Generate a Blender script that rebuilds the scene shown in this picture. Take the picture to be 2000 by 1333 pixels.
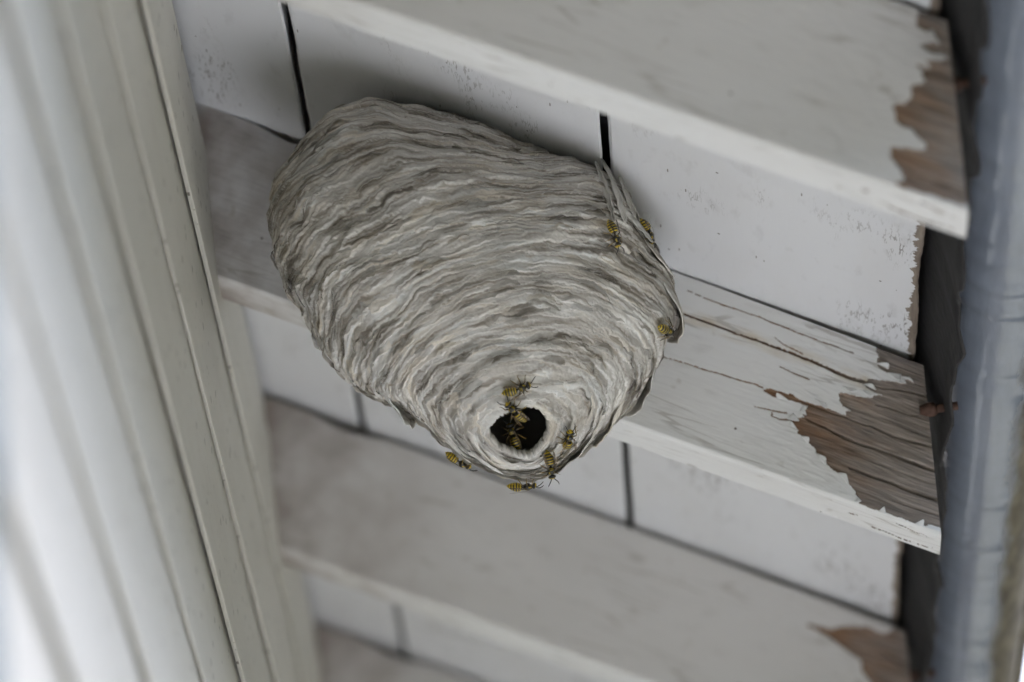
import bpy, math, random
import numpy as np
from mathutils import Matrix, Vector

for o in list(bpy.data.objects):
    bpy.data.objects.remove(o)
sc = bpy.context.scene
COL = sc.collection
rng = random.Random(11)

# ------------------------------------------------------------------ camera
cam = bpy.data.cameras.new('camera')
cam_o = bpy.data.objects.new('camera', cam)
COL.objects.link(cam_o)
RIGHT = Vector((0.99687, 0.04345, -0.06608))
UP = Vector((0.07779, -0.38816, 0.9183))
FWD = Vector((-0.01425, 0.92057, 0.39032))
m = Matrix.Identity(4)
for i in range(3):
    m[i][0], m[i][1], m[i][2] = RIGHT[i], UP[i], -FWD[i]
m.translation = (0.19259, -2.61316, -1.25718)
cam_o.matrix_world = m
cam.sensor_width = 36.0
cam.lens = 189.7
cam.clip_start = 0.05
cam.clip_end = 2000
cam.dof.use_dof = True
cam.dof.focus_distance = 2.74
cam.dof.aperture_fstop = 5.8
sc.camera = cam_o

# ------------------------------------------------------------------ sky, sun, exposure
SUN_EL, SUN_AZ = 60.0, 40.0           # azimuth measured from +Y towards +X
w = bpy.data.worlds.new('World')
sc.world = w
w.use_nodes = True
nt = w.node_tree
sky = nt.nodes.new('ShaderNodeTexSky')
sky.sky_type = 'NISHITA'
sky.sun_disc = False
sky.sun_elevation = math.radians(SUN_EL)
sky.sun_rotation = math.radians(SUN_AZ)
sky.air_density = 1.0
sky.dust_density = 6.0
sky.ozone_density = 1.0
nt.nodes['Background'].inputs['Strength'].default_value = 0.15
nt.links.new(sky.outputs['Color'], nt.nodes['Background'].inputs['Color'])
sl = bpy.data.lights.new('sun', 'SUN')
sl.energy = 3.0
sl.angle = math.radians(10)
sl.color = (1.0, 0.995, 0.985)
sun = bpy.data.objects.new('sun', sl)
COL.objects.link(sun)
el, az = math.radians(SUN_EL), math.radians(SUN_AZ)
sd = Vector((math.sin(az) * math.cos(el), math.cos(az) * math.cos(el), math.sin(el)))
sun.rotation_euler = (-sd).to_track_quat('-Z', 'Y').to_euler()
sc.view_settings.view_transform = 'Standard'
sc.view_settings.look = 'None'
sc.view_settings.gamma = 1.0
sc.view_settings.exposure = 2.3
sc.view_settings.use_curve_mapping = False
sc.render.engine = 'CYCLES'
sc.cycles.use_denoising = True
sc.cycles.max_bounces = 7
sc.cycles.diffuse_bounces = 5
sc.cycles.glossy_bounces = 2
sc.cycles.transmission_bounces = 2
sc.cycles.transparent_max_bounces = 6
sc.cycles.caustics_reflective = False
sc.cycles.caustics_refractive = False
sc.cycles.use_adaptive_sampling = True
sc.cycles.adaptive_threshold = 0.03

# ------------------------------------------------------------------ dimensions of the eave (metres)
SLOPE = math.tan(0.4499)      # roof pitch
S = 0.406                     # rafter spacing
RH = 0.100                    # plumb depth of a rafter
RT = 0.0295                   # thickness of a rafter
X_END = 0.366                 # plumb cut of the rafter tails
X_SH = 0.3624                 # edge of the roof boards
SEAMS = (0.0519, 0.2086)
GROUND = -2.85

# ------------------------------------------------------------------ helpers
def mesh_obj(name, verts, faces, mat=None, parent=None, smooth=False):
    me = bpy.data.meshes.new(name)
    if isinstance(verts, np.ndarray):
        nv, nf = len(verts), len(faces)
        k = faces.shape[1]
        me.vertices.add(nv)
        me.vertices.foreach_set('co', verts.astype(np.float32).ravel())
        me.loops.add(nf * k)
        me.loops.foreach_set('vertex_index', faces.astype(np.int32).ravel())
        me.polygons.add(nf)
        me.polygons.foreach_set('loop_start', np.arange(0, nf * k, k, dtype=np.int32))
        me.update(calc_edges=True)
    else:
        me.from_pydata([tuple(v) for v in verts], [], [tuple(f) for f in faces])
        me.update()
    if smooth:
        me.polygons.foreach_set('use_smooth', np.ones(len(me.polygons), dtype=bool))
    if mat:
        me.materials.append(mat)
    o = bpy.data.objects.new(name, me)
    COL.objects.link(o)
    if parent:
        o.parent = parent
    return o


def empty(name, loc=(0, 0, 0)):
    o = bpy.data.objects.new(name, None)
    o.location = loc
    o.empty_display_size = 0.02
    COL.objects.link(o)
    return o


def tag(o, label=None, cat=None, group=None, kind=None):
    if label: o['label'] = label
    if cat: o['category'] = cat
    if group: o['group'] = group
    if kind: o['kind'] = kind
    return o


BOXF = [(0, 3, 2, 1), (4, 5, 6, 7), (0, 1, 5, 4), (1, 2, 6, 5), (2, 3, 7, 6), (3, 0, 4, 7)]


def prism(profile, y0, y1, jit=0.0):
    """closed prism: (x,z) profile extruded along Y"""
    n = len(profile)
    v = [(x, y0, z) for x, z in profile] + [(x, y1, z) for x, z in profile]
    f = [tuple(range(n))[::-1], tuple(range(n, 2 * n))]
    for i in range(n):
        j = (i + 1) % n
        f.append((i, j, n + j, n + i))
    return v, f


def tube_pts(pts, rad, seg=8, cap=True):
    pts = [Vector(q) for q in pts]
    n = len(pts)
    rad = [rad] * n if not hasattr(rad, '__len__') else rad
    vs, fs = [], []
    prev = None
    for i, q in enumerate(pts):
        d = (pts[min(i + 1, n - 1)] - pts[max(i - 1, 0)]).normalized()
        a = Vector((0, 0, 1)) if abs(d.z) < .9 else Vector((1, 0, 0))
        if prev is not None: a = prev
        s = d.cross(a).normalized()
        a2 = s.cross(d).normalized()
        prev = a2
        for k in range(seg):
            t = 2 * math.pi * k / seg
            vs.append(q + (s * math.cos(t) + a2 * math.sin(t)) * rad[i])
    for i in range(n - 1):
        for k in range(seg):
            k2 = (k + 1) % seg
            fs.append((i * seg + k, i * seg + k2, (i + 1) * seg + k2, (i + 1) * seg + k))
    if cap:
        fs.append(tuple(range(seg))[::-1])
        fs.append(tuple(range((n - 1) * seg, n * seg)))
    return vs, fs


def merge(parts):
    V, F = [], []
    for v, f in parts:
        o = len(V)
        V += list(v)
        F += [tuple(i + o for i in q) for q in f]
    return V, F


# numpy gradient noise
def _hash(ix, iy, iz, seed):
    h = (ix.astype(np.int64) * 374761393 + iy.astype(np.int64) * 668265263 + iz.astype(np.int64) * 2147483647 + seed * 1274126177) & 0xffffffff
    h = ((h ^ (h >> 13)) * 1274126177) & 0xffffffff
    h = ((h ^ (h >> 16)) * 2246822519) & 0xffffffff
    return (h ^ (h >> 15)) & 0xffffffff


def noise(x, y, z, seed=0):
    x, y, z = np.broadcast_arrays(np.asarray(x, float), np.asarray(y, float), np.asarray(z, float))
    ix, iy, iz = np.floor(x), np.floor(y), np.floor(z)
    fx, fy, fz = x - ix, y - iy, z - iz
    u, v, w_ = (t * t * t * (t * (t * 6 - 15) + 10) for t in (fx, fy, fz))
    r = 0
    for dx in (0, 1):
        for dy in (0, 1):
            for dz in (0, 1):
                h = _hash(ix + dx, iy + dy, iz + dz, seed)
                gx = (h & 1023) / 511.5 - 1
                gy = ((h >> 10) & 1023) / 511.5 - 1
                gz = ((h >> 20) & 1023) / 511.5 - 1
                g = gx * (fx - dx) + gy * (fy - dy) + gz * (fz - dz)
                r = r + g * (u if dx else 1 - u) * (v if dy else 1 - v) * (w_ if dz else 1 - w_)
    return r * 1.4


def fbm(x, y, z, seed=0, octv=3):
    r, a = 0, 1.0
    for k in range(octv):
        r = r + a * noise(x * 2 ** k, y * 2 ** k, z * 2 ** k, seed + k * 17)
        a *= .5
    return r


def hash01(i, seed=0):
    i = np.asarray(i)
    return _hash(i, i * 0 + 3, i * 0 + 7, seed) / 4294967295.0


# ------------------------------------------------------------------ materials
def new_mat(name):
    mt = bpy.data.materials.new(name)
    mt.use_nodes = True
    t = mt.node_tree
    return mt, t, t.nodes['Principled BSDF']


def N(t, kind, **kw):
    n = t.nodes.new(kind)
    for k, v in kw.items():
        if k in n.inputs:
            n.inputs[k].default_value = v
        else:
            setattr(n, k, v)
    return n


def coords_grain(t, scale=(1, 1, 1)):
    """object coordinates turned to run along the roof slope, so that grain follows the rafter"""
    tc = N(t, 'ShaderNodeTexCoord')
    m1 = N(t, 'ShaderNodeMapping')
    m1.inputs['Rotation'].default_value = (0, -0.4499, 0)
    m2 = N(t, 'ShaderNodeMapping')
    m2.inputs['Scale'].default_value = scale
    t.links.new(tc.outputs['Object'], m1.inputs['Vector'])
    t.links.new(m1.outputs['Vector'], m2.inputs['Vector'])
    return m2.outputs['Vector']


def coords(t, scale=(1, 1, 1), src='Object'):
    tc = N(t, 'ShaderNodeTexCoord')
    mp = N(t, 'ShaderNodeMapping')
    mp.inputs['Scale'].default_value = scale
    t.links.new(tc.outputs[src], mp.inputs['Vector'])
    return mp.outputs['Vector']


def ramp(t, fac, stops, interp='LINEAR'):
    r = N(t, 'ShaderNodeValToRGB')
    r.color_ramp.interpolation = interp
    e = r.color_ramp.elements
    while len(e) < len(stops): e.new(0.5)
    for k, (pos, c) in enumerate(stops):
        e[k].position = pos
        e[k].color = (*c, 1) if len(c) == 3 else c
    t.links.new(fac, r.inputs['Fac'])
    return r.outputs['Color']


def mixc(t, fac, a, b, mode='MIX'):
    n = N(t, 'ShaderNodeMix')
    n.data_type = 'RGBA'
    n.blend_type = mode
    for sock, val in ((n.inputs[0], fac), (n.inputs[6], a), (n.inputs[7], b)):
        if isinstance(val, (int, float)):
            sock.default_value = val
        elif isinstance(val, tuple):
            sock.default_value = (*val, 1) if len(val) == 3 else val
        else:
            t.links.new(val, sock)
    return n.outputs[2]


def noise_tex(t, vec, scale, detail=4, rough=.55, dist=0.0):
    n = N(t, 'ShaderNodeTexNoise')
    n.inputs['Scale'].default_value = scale
    n.inputs['Detail'].default_value = detail
    n.inputs['Roughness'].default_value = rough
    n.inputs['Distortion'].default_value = dist
    t.links.new(vec, n.inputs['Vector'])
    return n.outputs['Fac']


def math_n(t, op, a, b=None, clamp=False):
    n = N(t, 'ShaderNodeMath', operation=op)
    n.use_clamp = clamp
    for k, v in enumerate((a, b)):
        if v is None: continue
        if isinstance(v, (int, float)): n.inputs[k].default_value = v
        else: t.links.new(v, n.inputs[k])
    return n.outputs[0]


def bump(t, bsdf, height, strength, dist, prev=None):
    b = N(t, 'ShaderNodeBump')
    b.inputs['Strength'].default_value = strength
    b.inputs['Distance'].default_value = dist
    t.links.new(height, b.inputs['Height'])
    if prev is not None: t.links.new(prev, b.inputs['Normal'])
    t.links.new(b.outputs['Normal'], bsdf.inputs['Normal'])
    return b.outputs['Normal']


def specks(t, vec, scale, thr):
    """sparse dark dots: fly specks and dirt grains"""
    v = N(t, 'ShaderNodeTexVoronoi')
    v.inputs['Scale'].default_value = scale
    t.links.new(vec, v.inputs['Vector'])
    d = math_n(t, 'LESS_THAN', v.outputs['Distance'], thr)
    sep = N(t, 'ShaderNodeSeparateColor')
    t.links.new(v.outputs['Color'], sep.inputs[0])
    return math_n(t, 'MULTIPLY', d, math_n(t, 'GREATER_THAN', sep.outputs[0], .72))


def paint_color(t, base, dirt, vec):
    n1 = noise_tex(t, vec, 9, 5)
    c = mixc(t, math_n(t, 'MULTIPLY', ramp(t, n1, [(.42, (0, 0, 0)), (.75, (1, 1, 1))]), .35), base, dirt)
    n2 = noise_tex(t, vec, 46, 3)
    c = mixc(t, math_n(t, 'MULTIPLY', ramp(t, n2, [(.58, (0, 0, 0)), (.72, (1, 1, 1))]), .22), c, tuple(x * .72 for x in dirt))
    return c


def mat_paint(name, base=(.74, .735, .715), dirt=(.58, .56, .51), stretch=(1, 1, 1), speck=True, rough=.5, seed=0):
    mt, t, b = new_mat(name)
    vec = coords(t, stretch)
    c = paint_color(t, base, dirt, vec)
    if speck:
        v2 = coords(t)
        c = mixc(t, specks(t, v2, 60, .13), c, (.13, .115, .09))
        c = mixc(t, specks(t, v2, 130, .12), c, (.3, .28, .23))
    t.links.new(c, b.inputs['Base Color'])
    b.inputs['Roughness'].default_value = rough
    b.inputs['Specular IOR Level'].default_value = .35
    g = noise_tex(t, coords(t, (60, 600, 600)), 1, 3)
    bump(t, b, g, .25, .0006)
    return mt


def wood_color(t, x0):
    """weathered softwood: grey at the exposed tail, browner where the paint has only just gone"""
    vec = coords_grain(t, (30, 620, 620))
    warp = noise_tex(t, coords_grain(t, (12, 55, 55)), 1, 2)
    mp = N(t, 'ShaderNodeVectorMath', operation='ADD')
    t.links.new(vec, mp.inputs[0])
    cmb = N(t, 'ShaderNodeCombineXYZ')
    t.links.new(math_n(t, 'MULTIPLY', warp, 9), cmb.inputs[2])
    t.links.new(cmb.outputs[0], mp.inputs[1])
    g = noise_tex(t, mp.outputs[0], 1, 5, .6)
    grey = ramp(t, g, [(.22, (.075, .062, .053)), (.42, (.22, .185, .16)), (.6, (.345, .295, .26)), (.8, (.48, .43, .39))])
    brown = ramp(t, g, [(.25, (.085, .045, .026)), (.45, (.20, .115, .068)), (.62, (.31, .195, .125)), (.85, (.43, .32, .23))])
    tc = N(t, 'ShaderNodeTexCoord')
    sx = N(t, 'ShaderNodeSeparateXYZ')
    t.links.new(tc.outputs['Object'], sx.inputs[0])
    n = noise_tex(t, coords_grain(t, (40, 140, 140)), 1, 3)
    f = math_n(t, 'ADD', math_n(t, 'MULTIPLY', math_n(t, 'SUBTRACT', sx.outputs[0], x0), 24), math_n(t, 'MULTIPLY', math_n(t, 'SUBTRACT', n, .5), 1.9))
    f = math_n(t, 'ADD', f, .25, True)
    return mixc(t, f, brown, grey), g


def mat_wood(name, x0):
    mt, t, b = new_mat(name)
    c, g = wood_color(t, x0)
    c = mixc(t, math_n(t, 'MULTIPLY', ramp(t, noise_tex(t, coords_grain(t, (28, 110, 110)), 1, 4), [(.48, (0, 0, 0)), (.68, (1, 1, 1))]), .5), c, (.15, .135, .13))
    t.links.new(c, b.inputs['Base Color'])
    b.inputs['Roughness'].default_value = .85
    b.inputs['Specular IOR Level'].default_value = .2
    bump(t, b, g, .6, .0009)
    return mt


def mat_plain(name, col, rough=.7, metallic=0.0, nscale=60, var=.25, bstr=.15):
    mt, t, b = new_mat(name)
    n = noise_tex(t, coords(t), nscale, 4)
    c = ramp(t, n, [(.3, tuple(x * (1 - var) for x in col)), (.7, tuple(min(1, x * (1 + var)) for x in col))])
    t.links.new(c, b.inputs['Base Color'])
    b.inputs['Roughness'].default_value = rough
    b.inputs['Metallic'].default_value = metallic
    bump(t, b, n, bstr, .002)
    return mt


M_WOOD = mat_wood('weathered_wood', .307)
M_WOOD_BROWN = mat_wood('freshly_bared_wood', .338)
M_FELT = mat_plain('roof_felt', (.016, .015, .016), .85, nscale=140, var=.45, bstr=.4)

# paint on a rafter, with brown stains along the crack and at the wall, there widened as painted shade
def mat_rafter_paint(name, base, dirt):
    mt, t, b = new_mat(name)
    vec = coords_grain(t, (1, 2.8, 2.8))
    c = paint_color(t, base, dirt, vec)
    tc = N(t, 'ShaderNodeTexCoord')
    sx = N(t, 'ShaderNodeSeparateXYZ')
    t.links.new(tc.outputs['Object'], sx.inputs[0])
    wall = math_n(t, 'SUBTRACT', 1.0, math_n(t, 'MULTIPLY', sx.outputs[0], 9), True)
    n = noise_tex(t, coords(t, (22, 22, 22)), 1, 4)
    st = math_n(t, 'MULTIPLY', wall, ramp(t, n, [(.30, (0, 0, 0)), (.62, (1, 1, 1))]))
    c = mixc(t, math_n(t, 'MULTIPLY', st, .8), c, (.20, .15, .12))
    a = N(t, 'ShaderNodeAttribute', attribute_name='stain')
    n2 = noise_tex(t, coords_grain(t, (40, 150, 150)), 1, 4)
    c = mixc(t, math_n(t, 'MULTIPLY', a.outputs['Fac'], ramp(t, n2, [(.35, (0, 0, 0)), (.65, (1, 1, 1))])), c, (.52, .41, .25))
    c = mixc(t, specks(t, coords(t), 75, .05), c, (.14, .12, .1))
    c = mixc(t, math_n(t, 'MULTIPLY', ramp(t, noise_tex(t, coords(t), 75, 2), [(.66, (0, 0, 0)), (.74, (1, 1, 1))]), .4), c, (.34, .30, .24))
    # hairline cracks that follow the grain
    v = N(t, 'ShaderNodeTexVoronoi', feature='DISTANCE_TO_EDGE')
    v.inputs['Scale'].default_value = 1
    t.links.new(coords_grain(t, (13, 170, 170)), v.inputs['Vector'])
    crk = math_n(t, 'LESS_THAN', v.outputs['Distance'], .03)
    msk = ramp(t, noise_tex(t, coords_grain(t, (14, 60, 60)), 1, 3), [(.53, (0, 0, 0)), (.6, (1, 1, 1))])
    crk = math_n(t, 'MULTIPLY', crk, msk)
    c = mixc(t, math_n(t, 'MULTIPLY', crk, .45), c, (.3, .27, .23))
    t.links.new(c, b.inputs['Base Color'])
    b.inputs['Roughness'].default_value = .5
    b.inputs['Specular IOR Level'].default_value = .35
    g = noise_tex(t, coords_grain(t, (60, 520, 520)), 1, 4)
    h = math_n(t, 'SUBTRACT', g, math_n(t, 'MULTIPLY', crk, .8))
    bump(t, b, h, .35, .0008)
    return mt


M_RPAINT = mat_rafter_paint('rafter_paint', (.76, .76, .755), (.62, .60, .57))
M_RPAINT_DARKER = mat_rafter_paint('darker_rafter_paint', (.635, .62, .605), (.53, .505, .475))  # darker, warmer base tone than the other rafter paint

# paint on the roof boards: alligatored patches, flaked eaves edge
def mat_board():
    mt, t, b = new_mat('roof_board_paint')
    vec = coords(t, (2.5, 1, 2.5))
    c = paint_color(t, (.70, .705, .72), (.6, .59, .575), vec)
    tc = N(t, 'ShaderNodeTexCoord')
    sx = N(t, 'ShaderNodeSeparateXYZ')
    t.links.new(tc.outputs['Object'], sx.inputs[0])
    # fine checking, elongated along the board
    v = N(t, 'ShaderNodeTexVoronoi', feature='DISTANCE_TO_EDGE')
    v.inputs['Scale'].default_value = 1
    t.links.new(coords(t, (900, 130, 900)), v.inputs['Vector'])
    chk = math_n(t, 'LESS_THAN', v.outputs['Distance'], .11)
    patch = ramp(t, noise_tex(t, coords(t, (17, 9, 17)), 1, 2), [(.54, (0, 0, 0)), (.68, (1, 1, 1))])
    brk = ramp(t, noise_tex(t, coords(t, (420, 90, 420)), 1, 2), [(.52, (0, 0, 0)), (.58, (1, 1, 1))])
    chk = math_n(t, 'MULTIPLY', math_n(t, 'MULTIPLY', chk, patch), brk)
    c = mixc(t, math_n(t, 'MULTIPLY', chk, .8), c, (.13, .115, .09))
    # sparse long nicks
    v2 = N(t, 'ShaderNodeTexVoronoi')
    v2.inputs['Scale'].default_value = 1
    t.links.new(coords(t, (230, 48, 230)), v2.inputs['Vector'])
    sep = N(t, 'ShaderNodeSeparateColor')
    t.links.new(v2.outputs['Color'], sep.inputs[0])
    nick = math_n(t, 'MULTIPLY', math_n(t, 'LESS_THAN', v2.outputs['Distance'], .1), math_n(t, 'GREATER_THAN', sep.outputs[0], .8))
    c = mixc(t, math_n(t, 'MULTIPLY', nick, .8), c, (.15, .13, .1))
    c = mixc(t, specks(t, coords(t), 75, .055), c, (.12, .1, .085))
    # bare wood along the eaves edge
    n = noise_tex(t, coords(t, (90, 130, 90)), 1, 4, .65)
    e = math_n(t, 'ADD', sx.outputs[0], math_n(t, 'MULTIPLY', math_n(t, 'SUBTRACT', n, .5), .012))
    bare = math_n(t, 'GREATER_THAN', e, .3588)
    g = noise_tex(t, coords(t, (300, 30, 300)), 1, 4)
    wc = ramp(t, g, [(.3, (.12, .09, .07)), (.7, (.30, .25, .2))])
    c = mixc(t, bare, c, wc)
    t.links.new(c, b.inputs['Base Color'])
    b.inputs['Roughness'].default_value = .5
    b.inputs['Specular IOR Level'].default_value = .35
    gg = noise_tex(t, coords(t, (500, 60, 500)), 1, 4)
    h = math_n(t, 'SUBTRACT', math_n(t, 'MULTIPLY', gg, .5), math_n(t, 'ADD', chk, bare))
    bump(t, b, h, .4, .0006)
    return mt


M_BOARD = mat_board()
M_DARK = mat_plain('bounce_cut_boards', (.05, .042, .036), .6, nscale=30)  # for unseen lower wall, made dark to cut light bounced into the corner
M_SIDING = mat_paint('siding_paint', (.60, .585, .535), (.47, .445, .385), (3, .7, 3), True, .45)

# ------------------------------------------------------------------ unseen ground
def build_unseen_ground():
    mt, t, b = new_mat('unseen_dark_lawn')  # unseen ground, kept dark so it sends little light upward
    n = noise_tex(t, coords(t), 3, 8)
    t.links.new(ramp(t, n, [(.3, (.048, .05, .042)), (.7, (.075, .078, .066))]), b.inputs['Base Color'])
    b.inputs['Roughness'].default_value = .95
    R = 600
    o = mesh_obj('ground', [(-R, -R, GROUND), (R, -R, GROUND), (R, R, GROUND), (-R, R, GROUND)], [(0, 1, 2, 3)], mt)  # unseen dark lawn, put in for the light balance
    tag(o, 'unseen lawn around the house, kept dark to limit bounced light', 'ground', kind='structure')
    mt, t, b = new_mat('bounce_paving_pale')  # out-of-view slab, added and sized to light the rafter undersides from below
    n = noise_tex(t, coords(t), 1.5, 6)
    t.links.new(ramp(t, n, [(.3, (.55, .585, .63)), (.7, (.64, .675, .72))]), b.inputs['Base Color'])
    b.inputs['Roughness'].default_value = .9
    v = [(x, y, z) for z in (GROUND + .001, GROUND + .03) for x, y in ((-.3, -2.0), (1.1, -2.0), (1.1, .15), (-.3, .15))]
    o = mesh_obj('bounce_paving', v, BOXF, mt)
    tag(o, 'unseen pale slab added below the eave to bounce light up', 'path', kind='structure')
    # unseen ring of trees added to block low sky light: one rough leafy mass
    mt = mat_plain('sky_block_leaves', (.045, .05, .038), .9, nscale=6, var=.5, bstr=.5)
    n, hgt = 220, 14
    V, F = [], []
    for i in range(n):
        a = 2 * math.pi * i / n
        for j in range(hgt):
            g = j / (hgt - 1)
            top = 4.55 + .9 * float(fbm(i * .11, 0, 0, 61, 3))
            rr = 11.5 + 2.2 * g * g + .9 * float(fbm(i * .23, j * .5, 0, 62, 3))
            V.append((rr * math.cos(a), rr * math.sin(a), GROUND - .05 + g * top))
    for i in range(n):
        k = (i + 1) % n
        for j in range(hgt - 1):
            F.append((i * hgt + j, k * hgt + j, k * hgt + j + 1, i * hgt + j + 1))
    o = mesh_obj('sky_block_trees', V, F, mt, None, True)
    so = o.modifiers.new('thickness', 'SOLIDIFY')
    so.thickness = 1.2
    tag(o, 'unseen dark ring of foliage added to block low sky light', 'trees', kind='stuff')


build_unseen_ground()

# ------------------------------------------------------------------ house wall with lapped siding
def build_wall():
    root = empty('house_wall', (0, 0, GROUND))
    tag(root, 'cream white house wall of narrow lapped siding under the eave', 'wall')
    loc = Vector((0, 0, -GROUND))
    def P(o):
        o.location = loc
        return o
    v, f = prism([(-.3, GROUND), (-.02, GROUND), (-.02, -.004), (-.3, .13)], -.98, 4.6)
    P(mesh_obj('backing', v, f, M_SIDING, root))
    edges = [-.045 - .0, -.128, -.221, -.313, -.401, -.503, -.608]
    z = -.608
    while z > GROUND + .12:
        z -= .1
        edges.append(z)
    for i, zb in enumerate(edges):
        zt = -.004 if i == 0 else edges[i - 1]
        if i == 0:
            prof = [(-.019, zt + .0), (-.0075, zt), (-.0065, zb + .0012), (-.0077, zb), (-.019, zb)]
        else:
            # hollow hemmed lower edge: a thin lip with an open channel behind it
            prof = [(-.019, zt + .014), (-.0036, zt + .014), (-.0036, zt), (0, zb + .0008), (-.0003, zb), (-.0009, zb), (-.0010, zb + .0045), (-.0031, zb + .0045), (-.0031, zb + .0149), (-.019, zb + .0149)]
        # long courses with faint waviness
        n = 46
        ys = np.linspace(-.98, 4.6, n)
        V, F = [], []
        k = len(prof)
        for j, y in enumerate(ys):
            dz = .0009 * math.sin(y * 2.3 + i * 1.7) + .0006 * math.sin(y * 6.1 + i)
            dx = .0006 * math.sin(y * 3.1 + i * 2.9)
            for (x, zz) in prof:
                V.append((x + dx, y, zz + dz))
        for j in range(n - 1):
            for q in range(k):
                q2 = (q + 1) % k
                F.append((j * k + q, j * k + q2, (j + 1) * k + q2, (j + 1) * k + q))
        F.append(tuple(range(k)))
        F.append(tuple(range((n - 1) * k, n * k))[::-1])
        P(mesh_obj('siding_board', V, F, M_SIDING if zb > -.75 else M_DARK, root))  # boards below the view are dark only to limit bounced light


build_wall()

# ------------------------------------------------------------------ roof boards and roof covering
def build_roof():
    root = empty('roof', (0, 0, 0))
    tag(root, 'white painted roof boards seen from below between the rafters', 'roof', kind='structure')
    def zp(x): return -x * SLOPE
    TH = .019
    spans = [(-.42, -.2634), (-.2600, -.1068), (-.1038, SEAMS[0] - .0018), (SEAMS[0] + .0018, SEAMS[1] - .0021), (SEAMS[1] + .0021, X_SH)]
    for (a, b_) in spans:
        n = 900
        V, F = [], []
        bv = .0012
        ys_ = -.97 + 5.47 * np.arange(n) / (n - 1)
        na = .0007 * noise(ys_ / .035, a * 31, 0, 71) + .0004 * noise(ys_ / .012, a * 17, 3, 72)
        nb = .0007 * noise(ys_ / .035, b_ * 37, 5, 73) + .0004 * noise(ys_ / .012, b_ * 19, 7, 74)
        for j in range(n):
            y = -.97 + 5.47 * j / (n - 1)
            ja, jb = float(na[j]), float(nb[j])
            if b_ == X_SH: jb *= 2.2
            A, B = a + ja, b_ + jb
            V += [(A, y, zp(A) + bv), (A + bv, y, zp(A + bv)), (B - bv, y, zp(B - bv)), (B, y, zp(B) + bv), (B, y, zp(B) + TH), (A, y, zp(A) + TH)]
        for j in range(n - 1):
            for q in range(6):
                q2 = (q + 1) % 6
                F.append((j * 6 + q, (j + 1) * 6 + q, (j + 1) * 6 + q2, j * 6 + q2))
        F.append(tuple(range(6))[::-1])
        F.append(tuple(range((n - 1) * 6, n * 6)))
        mesh_obj('roof_board', V, F, M_BOARD, root)
    v, f = prism([(-1.6, zp(-1.6) + TH + .001), (-1.6, zp(-1.6) + TH + .03), (X_SH + .012, zp(X_SH + .012) + TH + .03), (X_SH + .012, zp(X_SH + .012) + TH + .001)], -.98, 4.52)
    mesh_obj('roof_covering', v, f, M_FELT, root)
    # ragged felt that turns down over the board ends into the gutter
    n = 660
    V, F = [], []
    for j in range(n):
        y = -.8 + 5.2 * j / (n - 1)
        lo = .040 + .009 * float(fbm(y * 22, 0, 0, 5, 3)) + .004 * float(noise(y * 160, 3, 0, 8))
        wv = .0028 * float(fbm(y * 14, 5, 0, 9, 2))
        x0, z0 = X_SH + .0035, zp(X_SH) + TH + .0005
        for (dx, dz, o) in ((0, 0, 0), (.0015, -.012, .5), (.005, -.024, 1), (.0095, -.024 - lo * .6, 1.6), (.0110, -.024 - lo, 2.4)):
            V.append((x0 + dx + wv * o, y, z0 + dz))
    for j in range(n - 1):
        for q in range(4):
            F.append((j * 5 + q, j * 5 + q + 1, (j + 1) * 5 + q + 1, (j + 1) * 5 + q))
    o = mesh_obj('felt_drip', V, F, M_FELT, root, True)
    sm = o.modifiers.new('thickness', 'SOLIDIFY')
    sm.thickness = .0016


build_roof()

# ------------------------------------------------------------------ rafters
def pip(px, py, poly):
    ins = np.zeros(px.shape, bool)
    n = len(poly)
    for i in range(n):
        x1, y1 = poly[i]
        x2, y2 = poly[(i + 1) % n]
        c = ((y1 > py) != (y2 > py)) & (px < (x2 - x1) * (py - y1) / ((y2 - y1) if y2 != y1 else 1e-9) + x1)
        ins ^= c
    return ins


def dist_poly(px, py, line):
    d = np.full(px.shape, 1e9)
    tt = np.zeros(px.shape)
    n = len(line) - 1
    for i in range(n):
        ax, ay = line[i]
        bx, by = line[i + 1]
        vx, vy = bx - ax, by - ay
        t = np.clip(((px - ax) * vx + (py - ay) * vy) / (vx * vx + vy * vy + 1e-9), 0, 1)
        dd = np.hypot(px - ax - t * vx, py - ay - t * vy)
        k = dd < d
        d = np.where(k, dd, d)
        tt = np.where(k, (i + t) / n, tt)
    return d, tt


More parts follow.
